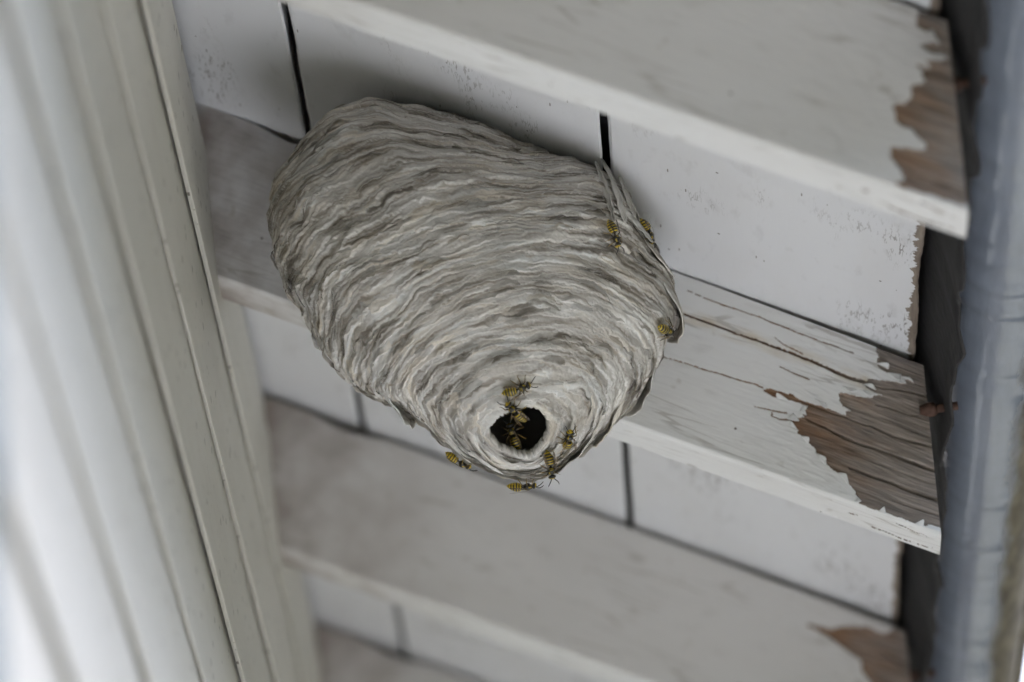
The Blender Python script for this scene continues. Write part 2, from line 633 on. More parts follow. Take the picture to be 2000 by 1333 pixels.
# outlines of bare wood and the open cracks, in mm: (distance from the wall, depth below the rafter's top)
R2W = [(342.6, 4.9), (342.2, 7.4), (342.7, 12.1), (346.9, 13.0), (355.2, 11.2), (358.7, 10.6), (360.5, 13.2), (356.5, 12.1), (355.3, 15.9), (345.9, 18.2), (337.6, 21.0), (334.7, 24.1), (334.7, 27.1), (339.3, 27.9), (343.0, 27.7), (338.8, 30.0), (338.3, 31.8), (331.2, 34.4), (321.8, 35.5), (320.6, 36.6), (320.5, 41.2), (323.5, 45.9), (323.1, 48.0), (321.5, 49.0), (315.5, 48.4), (305.6, 49.1), (299.8, 49.6), (296.5, 47.7), (291.8, 48.8), (284.2, 49.2), (281.4, 51.3), (282.2, 52.3), (283.3, 52.8), (288.5, 53.0), (292.6, 52.0), (298.5, 51.3), (303.7, 51.5), (302.3, 54.3), (300.9, 57.5), (302.4, 59.4), (296.5, 61.2), (293.6, 65.0), (293.8, 66.5), (297.2, 67.1), (297.5, 70.2), (300.3, 71.1), (302.4, 73.1), (305.0, 74.5), (306.7, 78.4), (310.0, 81.6), (313.9, 84.1), (317.9, 85.4), (321.2, 88.7), (323.9, 92.1), (326.1, 96.4), (325.2, 98.7), (328.8, 98.7), (333.8, 98.5), (339.4, 98.3), (343.3, 98.4), (346.3, 98.1), (351.0, 98.3), (358.3, 97.9), (359.5, 96.1), (368.0, 95.4), (368, -3), (342, -3)]
R2C = [([(334.8, 25.7), (346.1, 22.5), (356.9, 19.6), (366, 18.2)], .55, 1.9), ([(339.2, 35.4), (345.1, 34.0), (354.9, 33.7), (360.0, 32.5)], .6, 2.0),
       ([(299.8, 49.8), (309.0, 50.4), (320.6, 49.6), (328.1, 49.9), (335.6, 49.2), (343.6, 50.2), (354.0, 50.0), (367, 47.9)], .6, 2.2),
       ([(300.2, 59.1), (311.6, 60.4), (321.2, 62.4), (330.4, 62.6), (335.6, 62.1), (345.4, 61.8), (354.0, 62.2), (367, 62.2)], .95, 3.2),
       ([(322.0, 79.2), (332.7, 79.5), (342.9, 79.4), (353.0, 79.9), (367, 79.4)], .95, 3.2),
       ([(243.3, 23.4), (270.5, 23.7), (279.3, 22.9), (288.0, 23.4), (298.5, 23.1), (308.4, 23.1), (317.0, 24.3), (324.5, 24.9), (334.4, 24.3)], .8, 2.8),
       ([(225, 53.5), (250.8, 52.0), (268.4, 50.9), (277.1, 50.0), (281.2, 50.0)], .3, .9), ([(276.1, 63.2), (284.9, 61.9), (292.5, 60.2)], .32, .9),
       ([(290.1, 33.7), (297.6, 34.7), (305.7, 35.0)], .32, .9), ([(289.7, 17.4), (294.2, 19.6), (298.7, 20.4), (303.4, 20.9)], .32, .8),
       ([(347.3, 41.6), (352.9, 42.6), (367, 42.3)], .35, 1.3), ([(325.4, 61.1), (337.0, 60.0), (348.6, 58.6)], .3, .9),
       ([(284.8, 62.6), (284.6, 65.3), (288.7, 65.3), (295.2, 63.0)], .3, .8), ([(318, 70), (332, 70.6), (348, 70.2), (366, 71)], .28, .9),
       ([(330, 89), (345, 89.6), (366, 89.2)], .28, .9), ([(246, 8.5), (262, 9.2), (283, 8.6), (306, 9.4), (330, 9)], .26, .7)]
R1W = [(354.4, -2), (351.7, 8.7), (355.8, 10.4), (358.2, 7.0), (360.6, 10.9), (361.7, 13.9), (353.7, 17.3), (354.8, 20.5), (362.7, 19.1), (365.2, 21.3), (355.0, 25.7), (356.1, 29.0), (351.6, 33.2), (353.3, 37.4), (347.2, 42.2), (347.1, 47.1), (343.4, 53.4), (338.0, 56.0), (338.1, 62.8), (340.2, 66.4), (344.5, 65.1), (346.9, 69.0), (350.9, 70.6), (349.1, 75.3), (342.7, 77.1), (335.2, 78.8), (333.7, 84.7), (337.5, 88.8), (339.2, 92.1), (338.1, 96.3), (335.3, 97.6), (338.5, 98.3), (349.8, 97.2), (355.2, 97.3), (362.1, 96.9), (368, 96), (368, -2)]
R3W = [(361.7, -2), (353.7, 8.2), (342.4, 7.7), (327.6, 14.5), (321.4, 19.0), (308.6, 21.3), (322.3, 24.8), (327.9, 27.8), (337.9, 32.7), (338.5, 38.9), (343.6, 47.2), (348, 60), (351, 75), (350, 90), (354, 98), (368, 98), (368, -2)]
R4W = [(368, -2), (352, 6), (347, 22), (340, 34), (345, 52), (355, 60), (352, 80), (368, 92)]


def rafter(y0, bare, cracks, step, label, seed, gap, paint=None):
    root = empty('rafter', (0, y0, 0))
    tag(root, label, 'rafter', 'rafter tails under the eave')
    ntop = lambda X: gap[0] + (gap[1] - gap[0]) * np.clip((X - .18) / .18, 0, 1) ** 1.6 + .0042 * np.exp(-((X - .043) / .016) ** 2)
    # --- near face as a finely modelled skin: paint coat proud of bare wood, open cracks cut in
    nu, nv = int(.366 / step) + 1, int(RH / step) + 1
    X = np.linspace(-.012, X_END, nu)
    Vv = np.linspace(0.0, RH, nv)
    XX, VV = np.meshgrid(X, Vv, indexing='ij')
    xm, vm = XX * 1000, VV * 1000
    jx = xm + 1.1 * noise(xm / 3, vm / 1.6, 0, seed) + .5 * noise(xm / .9, vm / .5, 0, seed + 1)
    jv = vm + .5 * noise(xm / 3, vm / 1.6, 4, seed + 2) + .25 * noise(xm / .9, vm / .6, 7, seed + 3)
    isbare = pip(jx, jv, bare)
    chip = (noise(xm / 5, vm / 1.4, 2, seed + 5) + .5 * noise(xm / 1.6, vm / .7, 2, seed + 6)) > (1.02 - .16 * np.clip((xm - 250) / 100, 0, 1))
    isbare |= chip & (xm > 225)
    h = np.where(isbare, 0.0, .75)
    h = h + np.where(isbare, .30 * noise(xm / 22, vm / 1.1, 0, seed + 7) + .22 * noise(xm / 9, vm / .55, 3, seed + 8), .07 * noise(xm / 9, vm / 3, 0, seed + 9))
    # paint curls up a little at its broken edge
    h = h + np.where(isbare, 0, .35 * np.clip(noise(xm / 6, vm / 2.5, 9, seed + 10), 0, 1) * np.clip((xm - 270) / 30, 0, 1))
    stain = np.zeros_like(h)
    for line, wd, dp in cracks:
        wob = .45 * noise(xm / 7, vm / 7, 1, seed + 11)
        d, t = dist_poly(xm, vm + wob, line)
        ww = wd * (.55 + .9 * np.clip(t, 0, 1) ** .7) * (1 + .5 * noise(xm / 2.5, 0, 0, seed + 12))
        h = h - dp * np.clip(1 - d / np.maximum(ww, .12), 0, 1) ** .6
        isbare |= d < ww * .8
        if line[0][0] < 262 and wd > .5:
            stain = np.maximum(stain, np.clip(1 - d / 6.5, 0, 1))
    h -= np.clip((vm - 98.3) / 1.7, 0, 1) ** 2 * 1.4
    Y = -h / 1000
    Z = -XX * SLOPE - ntop(XX) * (1 - VV / RH) - VV
    co = np.stack([XX, Y, Z], -1).reshape(-1, 3)
    idx = np.arange(nu * nv).reshape(nu, nv)
    q = np.stack([idx[:-1, :-1], idx[1:, :-1], idx[1:, 1:], idx[:-1, 1:]], -1).reshape(-1, 4)
    fb = isbare.reshape(-1)[q].sum(1) >= 2
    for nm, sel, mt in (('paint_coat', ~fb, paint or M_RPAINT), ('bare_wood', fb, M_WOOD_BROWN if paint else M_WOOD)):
        fq = q[sel]
        if len(fq) == 0: continue
        used, inv = np.unique(fq, return_inverse=True)
        o = mesh_obj(nm, co[used], inv.reshape(-1, 4)[:, ::-1].copy() if False else inv.reshape(-1, 4), mt, root)
        a = o.data.attributes.new('stain', 'FLOAT', 'POINT')
        a.data.foreach_set('value', stain.reshape(-1)[used].astype(np.float32))
    # --- core of the timber
    x0, x1 = -.018, X_END - .0006
    n = 40
    V, F = [], []
    for j in range(n):
        x = x0 + (x1 - x0) * j / (n - 1)
        zt = -x * SLOPE - float(ntop(np.array(max(x, 0.0))))
        zb = -x * SLOPE - RH
        bz = .0012
        V += [(x, .0026, zt), (x, RT, zt), (x, RT, zb + bz + .0012), (x, RT - bz, zb + .0012), (x, .0026, zb + .0012)]
    for j in range(n - 1):
        for k in range(5):
            k2 = (k + 1) % 5
            F.append((j * 5 + k, (j + 1) * 5 + k, (j + 1) * 5 + k2, j * 5 + k2))
    F += [(0, 1, 2, 3, 4), tuple(range((n - 1) * 5, n * 5))[::-1]]
    mesh_obj('timber_core', V, F, M_WOOD, root)
    # --- underside: paint with split and flaked patches near the tail
    st = max(step, .0005)
    nu, nv = int(.366 / st) + 1, int(RT / st) + 1
    XX, YY = np.meshgrid(np.linspace(-.012, X_END, nu), np.linspace(0, RT, nv), indexing='ij')
    xm, ym = XX * 1000, YY * 1000
    h = .08 * noise(xm / 8, ym / 3, 0, seed + 20)
    bare2 = np.zeros(h.shape, bool)
    for line, wd, dp in (([(332, 22.4), (338.9, 22.6), (346.1, 24.1), (351.7, 23.4), (360.4, 23.2)], .7, 2.2), ([(343.7, 4.9), (349.8, 6.1), (353.5, 8.4), (356.5, 7.0), (360.6, 9.7)], .5, 1.2), ([(320.5, 14.3), (324.5, 13.1)], .6, 1.2)):
        d, t = dist_poly(xm, ym + .7 * noise(xm / 4, 0, 0, seed + 21), line)
        ww = wd * (1 + .6 * noise(xm / 3, 3, 0, seed + 22))
        h = h - dp * np.clip(1 - d / np.maximum(ww, .1), 0, 1) ** .6
        bare2 |= d < ww * .8
    tail = np.clip((xm - 335) / 30, 0, 1)
    bare2 |= (fbm(xm / 7, ym / 2.2, 0, seed + 23, 2) > .95 - .25 * tail) & (ym > 20)
    h -= np.clip(1 - ym / 1.4, 0, 1) ** 2 * 1.0 + np.clip((ym - RT * 1000 + 2) / 2, 0, 1) ** 2 * (1.2 + 1.8 * tail * (.5 + noise(xm / 6, 0, 5, seed)))
    h = h - np.where(bare2, .5, 0)
    co = np.stack([XX, YY, -XX * SLOPE - RH - .0002 - h / 1000 * 1.0], -1)
    co[:, 0, 1] -= .00035
    co = co.reshape(-1, 3)
    idx = np.arange(nu * nv).reshape(nu, nv)
    q = np.stack([idx[:-1, :-1], idx[:-1, 1:], idx[1:, 1:], idx[1:, :-1]], -1).reshape(-1, 4)
    fb = bare2.reshape(-1)[q].sum(1) >= 2
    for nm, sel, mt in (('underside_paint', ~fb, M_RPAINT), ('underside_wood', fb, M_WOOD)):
        fq = q[sel]
        if len(fq) == 0: continue
        used, inv = np.unique(fq, return_inverse=True)
        mesh_obj(nm, co[used], inv.reshape(-1, 4), mt, root)
    # far side and tail end coats
    e = .0006
    V = [(0, RT + e, -.0), (X_END, RT + e, -X_END * SLOPE - gap[1]), (X_END, RT + e, -X_END * SLOPE - RH + .001), (0, RT + e, -RH + .001),
         (0, RT, -.0), (X_END, RT, -X_END * SLOPE - gap[1]), (X_END, RT, -X_END * SLOPE - RH + .001), (0, RT, -RH + .001)]
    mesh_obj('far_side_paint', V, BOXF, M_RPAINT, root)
    return root


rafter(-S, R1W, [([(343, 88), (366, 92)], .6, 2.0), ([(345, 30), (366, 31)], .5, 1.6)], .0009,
       'nearest white rafter tail with brown paint loss down its end', 101, (.0004, .004), M_RPAINT_DARKER)
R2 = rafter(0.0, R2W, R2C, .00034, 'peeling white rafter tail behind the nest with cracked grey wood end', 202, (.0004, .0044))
rafter(S, R3W, [([(309, 22), (340, 24), (366, 24)], .6, 1.6)], .001, 'blurred rafter tail beyond the nest with dark rotten top corner', 303, (.0038, .006), M_RPAINT_DARKER)
rafter(2 * S, R4W, [], .0013, 'farthest rafter tail at the bottom left behind the siding', 404, (.0035, .005), M_RPAINT_DARKER)

def paint_flakes(root, poly, picks, seed):
    """loose curls of paint still hanging on along the broken edge"""
    rr = random.Random(seed)
    coat = [c for c in root.children if c.name.startswith('paint_coat')][0]
    for i in picks:
        (ax, av), (bx, bv) = poly[i], poly[i + 1]
        mx, mv = (ax + bx) / 2 / 1000, (av + bv) / 2 / 1000
        tx, tv = bx - ax, bv - av
        l = math.hypot(tx, tv) or 1
        tx, tv = tx / l, tv / l
        nx, nv_ = tv, -tx                       # towards the bare wood
        if not pip(np.array([mx * 1000 + nx]), np.array([mv * 1000 + nv_]), poly)[0]:
            nx, nv_ = -nx, -nv_
        L, W = rr.uniform(.0012, .0034), rr.uniform(.0024, min(.0075, max(.0032, l * .0016)))
        curl = rr.uniform(.5, 1.9)
        tilt = rr.uniform(-1.1, 1.1)
        V, F = [], []
        n_, m_ = 7, 5
        for a_ in range(n_):
            g = a_ / (n_ - 1)
            ang = curl * g
            along = L * math.sin(ang) / curl - .0014 * (1 - g)
            out = .0009 + L * (1 - math.cos(ang)) / curl
            for b_ in range(m_):
                e = (b_ / (m_ - 1) - .5) * W * (1 - .92 * g ** 1.4) + tilt * g * L
                X = mx + nx * along + tx * e
                D = mv + nv_ * along + tv * e
                V.append((X, -out - .0003 * rr.random() * g, -X * SLOPE - D))
        for a_ in range(n_ - 1):
            for b_ in range(m_ - 1):
                F.append((a_ * m_ + b_, (a_ + 1) * m_ + b_, (a_ + 1) * m_ + b_ + 1, a_ * m_ + b_ + 1))
        o = mesh_obj('paint_flake', V, F, M_RPAINT, coat, True)
        so = o.modifiers.new('thickness', 'SOLIDIFY')
        so.thickness = .0004


paint_flakes(R2, R2W, (2, 8, 12, 16, 17, 21, 24, 33, 37, 40, 42, 45, 48, 51, 54, 57, 61), 5)

# ------------------------------------------------------------------ gutter
GX, GZ, GR = .4055, -.180, .0292
def build_gutter():
    root = empty('gutter', (GX, 0, GZ))
    tag(root, 'blue grey half round gutter with mossy outer side along the rafter ends', 'gutter')
    mt, t, b = new_mat('gutter_metal')
    tc = N(t, 'ShaderNodeTexCoord')
    sx = N(t, 'ShaderNodeSeparateXYZ')
    t.links.new(tc.outputs['Object'], sx.inputs[0])
    n = noise_tex(t, coords(t, (60, 9, 60)), 1, 5)
    base = ramp(t, n, [(.3, (.17, .195, .24)), (.7, (.24, .27, .32))])
    n2 = noise_tex(t, coords(t, (70, 16, 70)), 1, 5, .65)
    f = math_n(t, 'ADD', math_n(t, 'MULTIPLY', math_n(t, 'SUBTRACT', sx.outputs[0], .0050), 130), math_n(t, 'MULTIPLY', math_n(t, 'SUBTRACT', n2, .5), 2.6), True)
    n3 = noise_tex(t, coords(t, (120, 30, 120)), 1, 4)
    moss = ramp(t, n3, [(.3, (.045, .036, .026)), (.52, (.115, .10, .066)), (.75, (.19, .165, .12))])
    c = mixc(t, f, base, moss)
    t.links.new(c, b.inputs['Base Color'])
    rg = mixc(t, f, (.13, .13, .13), (.9, .9, .9))
    t.links.new(rg, b.inputs['Roughness'])
    b.inputs['Specular IOR Level'].default_value = .6
    bump(t, b, n2, .12, .003)
    th = .0014
    prof = []
    k = 28
    for i in range(k + 1):
        a = math.pi + math.pi * i / k
        prof.append((GR * math.cos(a), GR * math.sin(a)))
    bead = [(GR + .0035 + .0042 * math.cos(math.pi - 5.2 * j / 10), .001 + .0042 * math.sin(math.pi - 5.2 * j / 10)) for j in range(11)]
    outer = prof
    inner = [(x * (1 - th / GR), z * (1 - th / GR) + .0003) for x, z in prof][::-1]
    ring = outer + inner
    kk = len(ring)
    ys = np.r_[np.linspace(-.9, 1.6, 560), np.linspace(1.62, 4.5, 30)]
    V, F = [], []
    for j, y in enumerate(ys):
        s = .0006 * math.sin(y * 5)
        rp = 1 + .045 * float(noise(y * 34, 0, 0, 131)) + .022 * float(noise(y * 75, 4, 0, 132))
        V += [(x * rp + s, y, z * rp - .0025 * y + s) for x, z in ring]
    for j in range(len(ys) - 1):
        for q in range(kk):
            q2 = (q + 1) % kk
            F.append((j * kk + q, j * kk + q2, (j + 1) * kk + q2, (j + 1) * kk + q))
    F.append(tuple(range(kk)))
    F.append(tuple(range((len(ys) - 1) * kk, len(ys) * kk))[::-1])
    trough = mesh_obj('trough', V, F, mt, root, True)
    v, f = tube_pts([(GR + .002, y, .0015 - .0025 * y) for y in ys], .0045, 12)
    mesh_obj('bead', v, f, mt, trough, True)
    rust = mat_plain('rusty_iron', (.085, .045, .032), .85, .2, 180, .5, .5)
    # rusty spikes with a round ferrule, driven through the trough into each rafter tail
    for y in (-S + .013, -.0005, S + .013, 2 * S + .013):
        zk = -.2065 - GZ
        x0 = .3655 - GX
        v1 = tube_pts([(x0 - .004, y, zk), (x0 - .0005, y, zk), (x0 + .001, y, zk), (x0 + .0035, y, zk), (x0 + .005, y, zk)], [.0022, .0036, .0040, .0038, .0026], 14)
        v2 = tube_pts([(x0 + .004, y, zk), (x0 + .016, y, zk + .001)], [.0022, .0022], 10)
        v, f = merge([v1, v2])
        mesh_obj('spike', v, f, rust, root, True)
    return root, rust


GUT, M_RUST = build_gutter()

# ------------------------------------------------------------------ wasp nest
NC = np.array((.1357, -.075, -.149))                     # middle of the nest
NR, NU, NT = np.array(RIGHT), np.array(UP), -np.array(FWD)   # axes of its measured section
ND = .080
RHO = np.array([101.5, 96, 92.5, 92, 88.5, 83, 78.5, 77, 78, 82, 88, 97.5, 110.5, 114.5, 114.5, 115.5, 110, 102, 95.5, 88, 83.5, 80, 78, 75.5, 73, 76, 81.5, 89, 98, 103, 101, 100.5, 100.5, 100.5, 103, 105.5]) / 1000
RHO = np.r_[RHO, RHO[0]]
AX = np.array((.199, -.2019, -.959)); AX /= np.linalg.norm(AX)
E1 = np.cross(AX, (0, 1, 0)); E1 /= np.linalg.norm(E1)
E2 = np.cross(AX, E1)


def star(d):
    cp = d @ NT
    sp = np.sqrt(np.clip(1 - cp * cp, 0, 1))
    a = np.degrees(np.arctan2(d @ NU, d @ NR)) % 360
    k = a / 10
    i = np.floor(k).astype(int) % 36
    f = k - np.floor(k)
    f = f * f * (3 - 2 * f) * .5 + f * .5
    rho = RHO[i] * (1 - f) + RHO[i + 1] * f
    return 1 / np.sqrt((sp / rho) ** 2 + (cp / ND) ** 2)


def clampn(P, eps=.0006):
    """flatten the nest where it is pasted to the roof boards and the rafter"""
    P = P.copy()
    P[..., 2] = np.minimum(P[..., 2], -P[..., 0] * SLOPE - eps)
    P[..., 1] = np.minimum(P[..., 1], -.0016)
    return P


def nest_dir(th, ph):
    return (np.cos(th)[..., None] * AX + np.sin(th)[..., None] * (np.cos(ph)[..., None] * E1 + np.sin(ph)[..., None] * E2))


def warp_s(x, y, s, seed):
    return (1.7 * noise(x / .075, y / .075, s / .05 + seed, seed) + .75 * noise(x / .026, y / .026, s / .02, seed + 1)
            + .34 * noise(x / .009, y / .009, s / .009, seed + 2) + .19 * noise(x / .0035, y / .0035, s / .004, seed + 4) + .10 * noise(x / .0014, y / .0014, s / .002, seed + 5))


def paper_layers(P, s, x, y):
    """height (m) and colour of the overlapping paper scales"""
    H = np.zeros(s.shape)
    best = np.full(s.shape, -1.0)
    ID = np.zeros(s.shape)
    FR = np.ones(s.shape)
    for k, (per, hgt, seed) in enumerate(((.0048, .0018, 31), (.0035, .0013, 57), (.0072, .0022, 83), (.0025, .0009, 19))):
        b = s / per + warp_s(x, y, s, seed) * (.0065 / per) ** .6
        i = np.floor(b)
        f = b - i
        amp = np.clip(.5 + 1.25 * noise(x / .022, y / .022, i * 5.17 + k, seed + 3), 0, 1)
        prof = np.clip(f / .07, 0, 1) * (1 - f) ** 1.1
        hh = amp * prof
        val = hh * hgt
        better = val > best
        best = np.where(better, val, best)
        H = np.maximum(H, val)
        ID = np.where(better, i * 4 + k, ID)
        FR = np.where(better, f / np.maximum(amp, .15), FR)
    return H, ID, FR


PAL = np.array([(.135, .113, .092), (.275, .245, .212), (.42, .395, .365), (.53, .505, .475), (.64, .62, .59), (.76, .745, .72)])


def paper_colour(x, y, s, ID, FR, off=0.0):
    """streaky wood-pulp colour: bands of grey, buff and pale fibre that follow the scales"""
    wst = warp_s(x, y, s, 31)
    st1 = noise(x / .028, y / .028, s / .0021 + wst * 2.6, 191)
    st2 = noise(x / .016, y / .016, s / .0011 + wst * 4.6, 192)
    st3 = noise(x / .05, y / .05, s / .0048 + wst * 1.2, 193)
    tone = .52 + off + .22 * noise(x / .045, y / .045, ID * 2.31, 91) + .10 * noise(x / .014, y / .014, ID * 1.7, 92)
    tone = tone + .50 * st1 + .32 * st2 + .46 * st3 - .10 * np.clip((s - .08) / .08, 0, 1)
    tone = tone + .42 * (np.exp(-FR / .07) - .16) + .10 * noise(x / .12, y / .12, s / .09, 93) + .34 * np.exp(-s / .05)
    ti = np.clip(tone, 0, .999) * (len(PAL) - 1)
    i0 = ti.astype(int)
    fr = (ti - i0)[..., None]
    colr = PAL[i0] * (1 - fr) + PAL[np.minimum(i0 + 1, len(PAL) - 1)] * fr
    tint = noise(x / .03, y / .03, ID * .9, 95)[..., None]
    return colr * (1 + np.clip(tint, 0, 1) * np.array((.09, .0, -.15)) + np.clip(-tint, 0, 1) * np.array((-.05, 0, .04)))


def build_nest():
    root = empty('wasp_nest', tuple(NC))
    tag(root, 'large grey papery wasp nest pasted under the eave', 'wasp nest')
    inv = Vector(-NC)
    # paper material, colour of each scale stored with the scales
    mt, t, b = new_mat('nest_paper')
    a = N(t, 'ShaderNodeAttribute', attribute_name='paper')
    n = noise_tex(t, coords(t), 420, 4, .6)
    c = mixc(t, math_n(t, 'MULTIPLY', n, .5), a.outputs['Color'], mixc(t, .5, a.outputs['Color'], (.62, .6, .56)))
    t.links.new(c, b.inputs['Base Color'])
    b.inputs['Roughness'].default_value = .92
    b.inputs['Specular IOR Level'].default_value = .12
    bump(t, b, noise_tex(t, coords(t), 900, 3), .35, .0006)
    # scales as separate pieces of paper: colour by piece
    mp, t, b = new_mat('paper_scale')
    oi = N(t, 'ShaderNodeObjectInfo')
    c = ramp(t, oi.outputs['Random'], [(0, (.27, .25, .22)), (.25, (.38, .355, .325)), (.5, (.48, .46, .425)), (.75, (.57, .55, .52)), (.9, (.46, .43, .35)), (1, (.70, .685, .65))])
    n = noise_tex(t, coords(t), 300, 4, .6)
    c = mixc(t, math_n(t, 'MULTIPLY', n, .55), c, mixc(t, .5, c, (.62, .6, .56)))
    t.links.new(c, b.inputs['Base Color'])
    b.inputs['Roughness'].default_value = .92
    b.inputs['Specular IOR Level'].default_value = .12
    bump(t, b, noise_tex(t, coords(t), 900, 3), .35, .0006)

    # ---- envelope
    rows, cols = 640, 1000
    ph = np.linspace(0, 2 * math.pi, cols, endpoint=False)
    cx, sx_ = np.cos(ph), np.sin(ph)
    ph_up = math.atan2(NU @ E2, NU @ E1)
    hole = .0150 * (1 + .08 * np.cos(ph - ph_up) ** 2) * (1 + .06 * noise(cx * 1.3, sx_ * 1.3, 2, 7) + .06 * noise(cx * 4, sx_ * 4, 1, 8) + .07 * noise(cx * 14, sx_ * 14, 1, 9)) / .0935
    th1 = math.radians(158)
    tt = np.linspace(0, 1, rows)
    TH = hole[None, :] + (th1 - hole[None, :]) * tt[:, None]
    PH = np.broadcast_to(ph[None, :], TH.shape)
    d = nest_dir(TH, PH)
    r = star(d)
    P0 = NC + d * r[..., None]
    rel = P0 - NC
    x, y = rel @ E1, rel @ E2
    s = TH * .1
    H, ID, FR = paper_layers(P0, s, x, y)
    lump = .0030 * noise(rel[..., 0] / .045, rel[..., 1] / .045, rel[..., 2] / .045, 77) + .0012 * noise(rel[..., 0] / .016, rel[..., 1] / .016, rel[..., 2] / .012, 78)
    fine = .00018 * noise(rel[..., 0] / .002, rel[..., 1] / .002, rel[..., 2] / .002, 79)
    lip = .0035 * np.exp(-((TH - hole[None, :]) * .1 / .004) ** 2)
    damp = np.clip((TH - hole[None, :]) * .1 / .004, .25, 1)
    disp = H * damp + lump + fine + lip * .5
    P = clampn(P0 + d * disp[..., None])
    colr = paper_colour(x, y, s, ID, FR)
    # inner face of the wall round the entrance, then the hollow inside
    inner_rows = []
    for k, (dr, th_add) in enumerate(((-.0006, -.005), (-.0018, -.006), (-.003, .004), (-.005, .05))):
        TH2 = hole + th_add
        dd = nest_dir(TH2, ph)
        rr = star(dd) + lump[0] + dr
        inner_rows.append(NC + dd * rr[..., None])
    for k in range(1, 12):
        TH2 = hole + .05 + k * .105
        dd = nest_dir(TH2, ph)
        inner_rows.append(clampn(NC + dd * (star(dd) * .9)[..., None], .004))
    IR = np.stack(inner_rows)[::-1]
    ALL = np.concatenate([IR, P], 0) - NC
    ci = np.broadcast_to(np.array((.36, .34, .31)), IR.shape)
    CALL = np.concatenate([ci, colr], 0)
    R_ = ALL.shape[0]
    idx = np.arange(R_ * cols).reshape(R_, cols)
    nx = np.roll(idx, -1, 1)
    q = np.stack([idx[:-1], nx[:-1], nx[1:], idx[1:]], -1).reshape(-1, 4)
    env = mesh_obj('envelope', ALL.reshape(-1, 3), q, mt, root, False)
    at = env.data.color_attributes.new('paper', 'FLOAT_COLOR', 'POINT')
    rgba = np.ones((R_ * cols, 4), np.float32)
    rgba[:, :3] = CALL.reshape(-1, 3)
    at.data.foreach_set('color', rgba.ravel())

    # ---- single paper scales standing proud of the envelope
    R1 = np.random.RandomState(5)
    made = 0
    while made < 290:
        th0 = math.radians(R1.uniform(11, 150)) if made > 60 else math.radians(R1.uniform(11, 60))
        ph0 = R1.uniform(0, 2 * math.pi)
        d0 = nest_dir(np.array([th0]), np.array([ph0]))[0]
        P_ = NC + d0 * star(d0[None])[0]
        if P_[2] > -P_[0] * SLOPE - .010 or P_[1] > -.012 or d0 @ NT < -.12:
            continue
        rad = .1 * math.sin(th0)
        L = min(R1.uniform(.012, .042), rad * 1.1)
        wdt = R1.uniform(.0015, .0032)
        n_, m_ = max(12, int(L / .0011)), 5
        ang = np.linspace(-L / 2, L / 2, n_) / max(rad, .01)
        phs = ph0 + ang
        x_, y_ = rad * np.cos(phs), rad * np.sin(phs)
        wv = warp_s(x_, y_, np.full(n_, th0 * .1), 31)
        sc_ = th0 * .1 - .0055 * (wv - wv[n_ // 2])
        e = np.linspace(-1, 1, n_)
        taper = np.clip((1 - np.abs(e) ** 2.6), 0, 1) ** .7
        lift = R1.uniform(.0010, .0022)
        rag = .0009 * noise(phs * rad / .004, made * 3.3, 0, 3) + .0005 * noise(phs * rad / .0014, made * 1.3, 5, 4)
        pts, cols_ = [], []
        off_ = R1.uniform(-.12, .12)
        for j in range(m_):
            g = j / (m_ - 1)
            sj = sc_ + (1 - g) * wdt * (.35 + .65 * taper) + rag * g
            thj = sj / .1
            dj = nest_dir(thj, phs)
            rj = star(dj)
            Pj = NC + dj * rj[..., None]
            rl = Pj - NC
            lp = .0030 * noise(rl[..., 0] / .045, rl[..., 1] / .045, rl[..., 2] / .045, 77) + .0012 * noise(rl[..., 0] / .016, rl[..., 1] / .016, rl[..., 2] / .012, 78)
            hh = lp + .0002 + (lift * g ** 1.3 + .0008) * taper * (1 + .45 * noise(phs * rad / .006, made, 2, 6)) - .0012 * (1 - taper)
            pts.append(clampn(Pj + dj * hh[..., None]) - NC)
            cols_.append(paper_colour(rl @ E1, rl @ E2, sj, np.full(n_, made * 1.37), np.full(n_, (1 - g) * .8), off_))
        A = np.stack(pts, 1).reshape(-1, 3)
        id2 = np.arange(n_ * m_).reshape(n_, m_)
        q2 = np.stack([id2[:-1, :-1], id2[1:, :-1], id2[1:, 1:], id2[:-1, 1:]], -1).reshape(-1, 4)
        o = mesh_obj('paper_scale', A, q2, mt, root, True)
        at = o.data.color_attributes.new('paper', 'FLOAT_COLOR', 'POINT')
        rg = np.ones((n_ * m_, 4), np.float32)
        rg[:, :3] = np.stack(cols_, 1).reshape(-1, 3)
        at.data.foreach_set('color', rg.ravel())
        made += 1

    # ---- loose outer sheets along the right flank and below: flared lips with a hollow behind
    def sheet(name, th_a, th_b, ph_a, ph_b, flare, base=.001, seed=0, edge='low', nn=70, mm=18, mat=None):
        u = np.linspace(0, 1, nn)
        v = np.linspace(0, 1, mm)
        U, V_ = np.meshgrid(u, v, indexing='ij')
        phs = ph_a + (ph_b - ph_a) * U
        bow = np.sin(math.pi * U) ** .6
        ths = th_a + (th_b - th_a) * V_ * (.35 + .65 * bow)
        ths = ths + .012 * noise(U * 7, V_ * 2, seed, 40) * V_
        dd = nest_dir(ths, phs)
        rr = star(dd)
        pp = NC + dd * rr[..., None]
        rl = pp - NC
        lp = .0030 * noise(rl[..., 0] / .045, rl[..., 1] / .045, rl[..., 2] / .045, 77)
        hh = lp + base + .62 * flare * (V_ ** 1.6) * bow * (1 + .35 * noise(U * 6, 3, seed, 41)) + .0006 * np.abs(noise(U * 3, V_ * 9, seed, 42))
        hh = hh - .003 * (1 - bow) - .002 * (1 - V_) ** 3
        A = (clampn(pp + dd * hh[..., None]) - NC).reshape(-1, 3)
        id2 = np.arange(nn * mm).reshape(nn, mm)
        q2 = np.stack([id2[:-1, :-1], id2[1:, :-1], id2[1:, 1:], id2[:-1, 1:]], -1).reshape(-1, 4)
